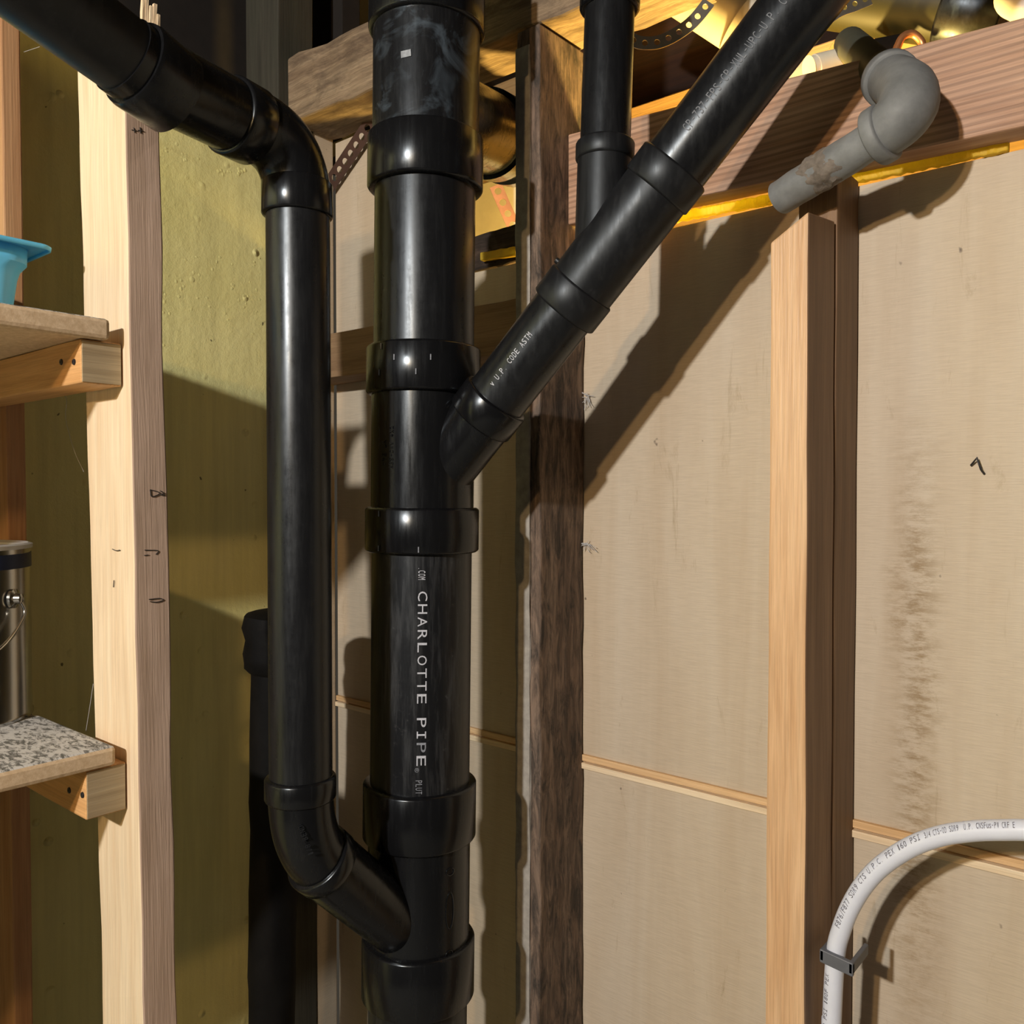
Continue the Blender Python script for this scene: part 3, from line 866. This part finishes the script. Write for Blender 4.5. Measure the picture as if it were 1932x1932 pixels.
tube('nipple', [e2, e2.lerp(e3, .5), e3, e3 + nd * .08], rg * 1.02, plain('dark_green_pipe', (0.07, 0.075, 0.055), .6, var=.3), gp, 24)
bm = bmesh.new()
n_ = 26; seg_ = 40; rings = []
d_, e_, f_ = frame(gd, CAM - g0)
for i in range(n_ + 1):
    ring = []
    for k in range(seg_):
        a_ = 2 * math.pi * k / seg_
        u_ = e_ * math.cos(a_) + f_ * math.sin(a_)
        t_ = .034 + .036 * i / n_ + .006 * math.sin(a_ * 2 + 1) + .004 * noise.noise(u_ * 3)
        env = max(0.0, math.sin(math.pi * i / n_)) ** .5
        p = g0 + gd * t_
        lump = noise.noise((p + u_ * rg) * 130) * .0026 + noise.noise((p + u_ * rg) * 320) * .0012
        ring.append(bm.verts.new(p + u_ * (rg - .0012 + env * (.0022 + lump))))
    rings.append(ring)
for a_, b_ in zip(rings[:-1], rings[1:]):
    for k in range(seg_): bm.faces.new((a_[k], a_[(k + 1) % seg_], b_[(k + 1) % seg_], b_[k]))
link('crust', bm, m_crust, gp, smooth=True)

# ------------------------------------------------------------------ white water pipe and its clamp
wp = thing('water_pipe', onY(1568, 1932, .80), 'white plastic water pipe bending to the right below the joint', 'pipe')
wp.location.z = 0
YW = 0.795
cl = [(1566, 2010), (1569, 1932), (1576, 1805), (1588, 1752), (1607, 1706), (1634, 1664), (1668, 1630), (1720, 1597), (1775, 1577), (1835, 1568), (1890, 1566), (1950, 1567), (2100, 1580)]
P = [onY(x, y, YW) for x, y in cl]
low = Vector((P[0].x - .01, YW, 0))
P = [low, low.lerp(P[0], .5)] + P
P = catmull(P, 8)
tb = tube('tubing', P, 0.0086, m_pex, wp, 24)
S = [0.0]
for a_, b_ in zip(P[:-1], P[1:]): S.append(S[-1] + (b_ - a_).length)
T = tangents(P)
def pex_path(s0):
    def f(t):
        s = min(max(s0 + t, 0), S[-1] - 1e-4)
        i = max(k for k in range(len(S)) if S[k] <= s); i = min(i, len(P) - 2)
        k = (s - S[i]) / (S[i + 1] - S[i]); p = P[i].lerp(P[i + 1], k); d_ = T[i].lerp(T[i + 1], k).normalized()
        n_ = CAM - p; n_ = (n_ - d_ * n_.dot(d_)).normalized()
        return p, d_, n_
    return f
def s_at(px, py):
    q = onY(px, py, YW); return min(range(len(P)), key=lambda i: (P[i] - q).length)
s_a, s_b = S[s_at(1590, 1745)], S[s_at(1745, 1587)]
wrap_text('lettering', 'F876/F877 SDR9 CTS U.P.C. PEX 160 PSI', pex_path(s_a), .0086, .50, s_b - s_a, .0050, m_ink, tb)
s_a, s_b = S[s_at(1752, 1584)], S[s_at(1925, 1566)]
wrap_text('lettering', '3/4 CTS-OD SDR9  U.P. cNSFus-PW CRF E', pex_path(s_a), .0086, .45, s_b - s_a, .0050, m_ink, tb)
s_a, s_b = S[s_at(1560, 1925)], S[s_at(1572, 1830)]
wrap_text('lettering', '100 PSI 180F PEX', pex_path(s_a), .0086, .75, s_b - s_a, .0040, m_ink, tb)
pc = thing('pipe_clamp', onY(1576, 1808, YW), 'small grey plastic clamp holding the white pipe to the stud', 'clamp')
c0 = onY(1546, 1797, .782); c1 = onY(1609, 1826, .782)
cd = (c1 - c0); cn = cd.normalized()
board('bar', c0 + Vector((0, 0, -.009)), cd, Vector((0, .005, 0)), Vector((0, 0, .0125)), m_clamp, pc, bevel=.001)
board('arm', c0 + Vector((0, 0, -.007)), cn * .004, Vector((0, .045, 0)), Vector((0, 0, .010)), m_clamp, pc, bevel=.0008)
board('arm', c1 - cn * .004 + Vector((0, 0, -.007)), cn * .004, Vector((0, .045, 0)), Vector((0, 0, .010)), m_clamp, pc, bevel=.0008)

# ------------------------------------------------------------------ straps
A = onY(606, 372, .896); B = onY(716, 208, .896)
tag(strap('hanger_strap', [A, A.lerp(B, .5), B], .024, .0170, .0055, m_rust, (B - A).cross(FH)), 'dark perforated metal strap slanting behind the main stack', 'strap')
Q = [atF(x, y, .955) for x, y in ((1185, 70), (1205, 80), (1235, 81), (1262, 72), (1290, 55), (1310, 38), (1330, 14), (1350, -14))]
tag(strap('hanger_strap', catmull(Q, 5), .0145, .0135, .0033, m_steel, UP * 1.0 + RT * .35), 'curved perforated metal strap beside the narrow black pipe', 'strap')
Q = [atF(x, y, .99) for x, y in ((1550, 42), (1580, 20), (1612, 8), (1650, -8))]
tag(strap('hanger_strap', catmull(Q, 5), .0165, .0125, .0030, m_steel, UP), 'short perforated metal strap under the olive pipe', 'strap')

# ------------------------------------------------------------------ behind the wall, above the plywood
tag(board('floor_joist', (-1.02, 1.30, H(0.56)), (2.2, 0, 0), (0, .04, 0), (0, 0, .30), m_joist, n=8, jit=.003, bevel=.003), 'dark red floor joist seen above the fir plank', 'joist')
tag(board('ledger', (-0.86, 1.262, H(0.632)), (2.0, 0, 0), (0, .036, 0), (0, 0, .030), m_ledger, n=8, jit=.002), 'narrow amber ledger along the foot of the dark red joist', 'ledger')
tag(board('short_block', (-0.765, 1.265, H(0.48)), (0.034, 0, 0), (0, .035, 0), (0, 0, .151), m_ledger), 'short upright amber block under the ledger', 'block')
tag(board('rear_board', (-1.16, 1.235, 0.0), (.27, 0, 0), (0, .018, 0), (0, 0, CZ + .60), m_pvc, n=6, jit=.002), 'brightly lit pale board glimpsed behind the black main stack', 'board')

pv = thing('pvc_pipe', atF(1320, 40, 1.12), 'thick white pipe crossing behind the black branch at the ceiling', 'pipe')
A = atF(1150, -110, 1.14); B = atF(1480, 105, 1.10)
lathe('pipe', A, B, [(0, .033), ((B - A).length * .74, .033), ((B - A).length * .74, .038), ((B - A).length * .9, .038), ((B - A).length * .9, .03)], m_pvc, pv, 40)
pe_ = thing('pvc_elbow', atF(1488, 130, 1.0), 'pale pipe end peeping out just right of the black branch', 'pipe')
A = atF(1440, 118, 1.10); B = atF(1488, 132, .99)
lathe('socket', A, B, [(0, .017), ((B - A).length - .03, .017), ((B - A).length - .03, .0185), ((B - A).length, .0185), ((B - A).length + .001, .016)], m_pvc, pe_, 32)
ph = thing('pvc_pipe', atF(1560, 115, 1.0), 'thin pale pipe lying along the top of the plank, left of the grey nipple', 'pipe')
A = atF(1526, 130, .965); B = atF(1598, 112, .972); Lp = (B - A).length
lathe('pipe', A, B, [(0, .014), (0.001, .0125), (Lp * .16, .0125), (Lp * .162, .0138), (Lp, .0138)], m_pvc, ph, 32)
ol = thing('drain_pipe', atF(1700, 20, 1.0), 'big olive drain pipe with a black coupling, top right', 'pipe')
A = atF(1520, -22, 1.10); B = atF(1905, 32, 1.00); Lo = (B - A).length
lathe('pipe', A, B, [(0, .042), (Lo * .76, .042)], m_olive, ol, 48)
lathe('coupling', A, B, hubprof(Lo * .70, Lo * .98, .036, .0455, .003), m_abs_smear, ol, 48)
tag(board('joist_offcut', atF(1585, 60, 1.09), RT * .075 - UP * .02, FH * .04, UP * -.035, m_ledger, bevel=.002), 'amber offcut of wood under the olive pipe', 'offcut')
tag(board('iron_bracket', atF(1650, 72, 1.03), RT * .032 + UP * .006, FH * .03, UP * -.026, m_iron, bevel=.001), 'dark bracket sitting on the plank below the olive pipe', 'bracket')
bm = bmesh.new()
Q = catmull([atF(x, y, 1.02) for x, y in ((1690, 96), (1703, 70), (1722, 64), (1738, 78), (1742, 94))], 6)
add_tube(bm, Q, .0045, 10)
tag(link('copper_loop', bm, m_copper, smooth=True), 'small copper loop on the plank beneath the olive pipe', 'tube')
bm = bmesh.new()
bmesh.ops.create_icosphere(bm, subdivisions=4, radius=.022, matrix=Matrix.Translation(atF(1926, 8, .90)))
for v in bm.verts: v.co += v.normal * noise.noise(v.co * 30) * .012
tag(link('rag', bm, m_rag, smooth=True), 'crumpled white rag at the right end above the plank', 'rag')
Q = [atF(x, y, 1.33) for x, y in ((935, 350), (950, 385), (968, 425), (985, 470))]
tag(strap('hanger_strap', catmull(Q, 5), .020, .019, .0055, m_copper, RT), 'coppery perforated strap lit from behind, by the old stud', 'strap')

# yellow strips standing in for light leaking under the plank
def light_leak(px0, py0, px1, py1, name_label, seed):
    A = onY(px0, py0, .9035); B = onY(px1, py1, .9035)
    Lv = B - A
    return tag(board('leak_strip', A - Vector((0, 0, .0055)), Lv, Vector((0, .009, 0)), Vector((0, 0, .0105)), m_leak, None, 50, .0022, .0015, seed), name_label, 'light_leak')
light_leak(1252, 412, 1462, 372, 'yellow strip standing in for leaked light, left of the slant-topped stud, below the plank', 1)
light_leak(1600, 336, 1902, 272, 'yellow strip standing in for leaked light, right of the studs, below the plank', 2)
tag(board('leak_block', onY(905, 492, .902), onY(972, 481, .902) - onY(905, 492, .902), Vector((0, .01, 0)), Vector((0, 0, .012)), m_leak, n=12, jit=.0012), 'yellow strip standing in for leaked light under the dark crumbling wood behind the main stack', 'light_leak')

# cobweb threads and a staple
bm = bmesh.new()
for s in ([(104, 728), (125, 752), (124, 790), (140, 850), (158, 890)], [(162, 1380), (170, 1330), (176, 1290)], [(45, 98), (75, 88)]):
    add_tube(bm, catmull([onY(x, y, .40) for x, y in s], 4) if len(s) > 2 else [onY(x, y, .40) for x, y in s], .00028, 4)
for cx_, cy_ in ((1106, 748), (1106, 1026)):
    for k in range(14):
        a_ = rr.uniform(0, 6.28); l_ = rr.uniform(6, 24)
        q = [(cx_ + rr.gauss(0, 2) + t_ * l_ * math.cos(a_), cy_ + rr.gauss(0, 2) + t_ * l_ * math.sin(a_) + 4 * t_ * t_) for t_ in (0, .5, 1)]
        add_tube(bm, catmull([onY(x, y, .905) for x, y in q], 3), .00035, 4)
w_ = tag(link('cobweb', bm, m_web), 'faint grey cobweb threads by the front post and on the old stud edge', 'cobweb'); w_['kind'] = 'stuff'
bm = bmesh.new()
add_tube(bm, [onY(1832, 878, .908), onY(1843, 864, .902), onY(1851, 886, .903), onY(1857, 894, .909)], .0011, 6)
tag(link('staple', bm, m_nail), 'bent dark staple in the plywood on the right', 'staple')
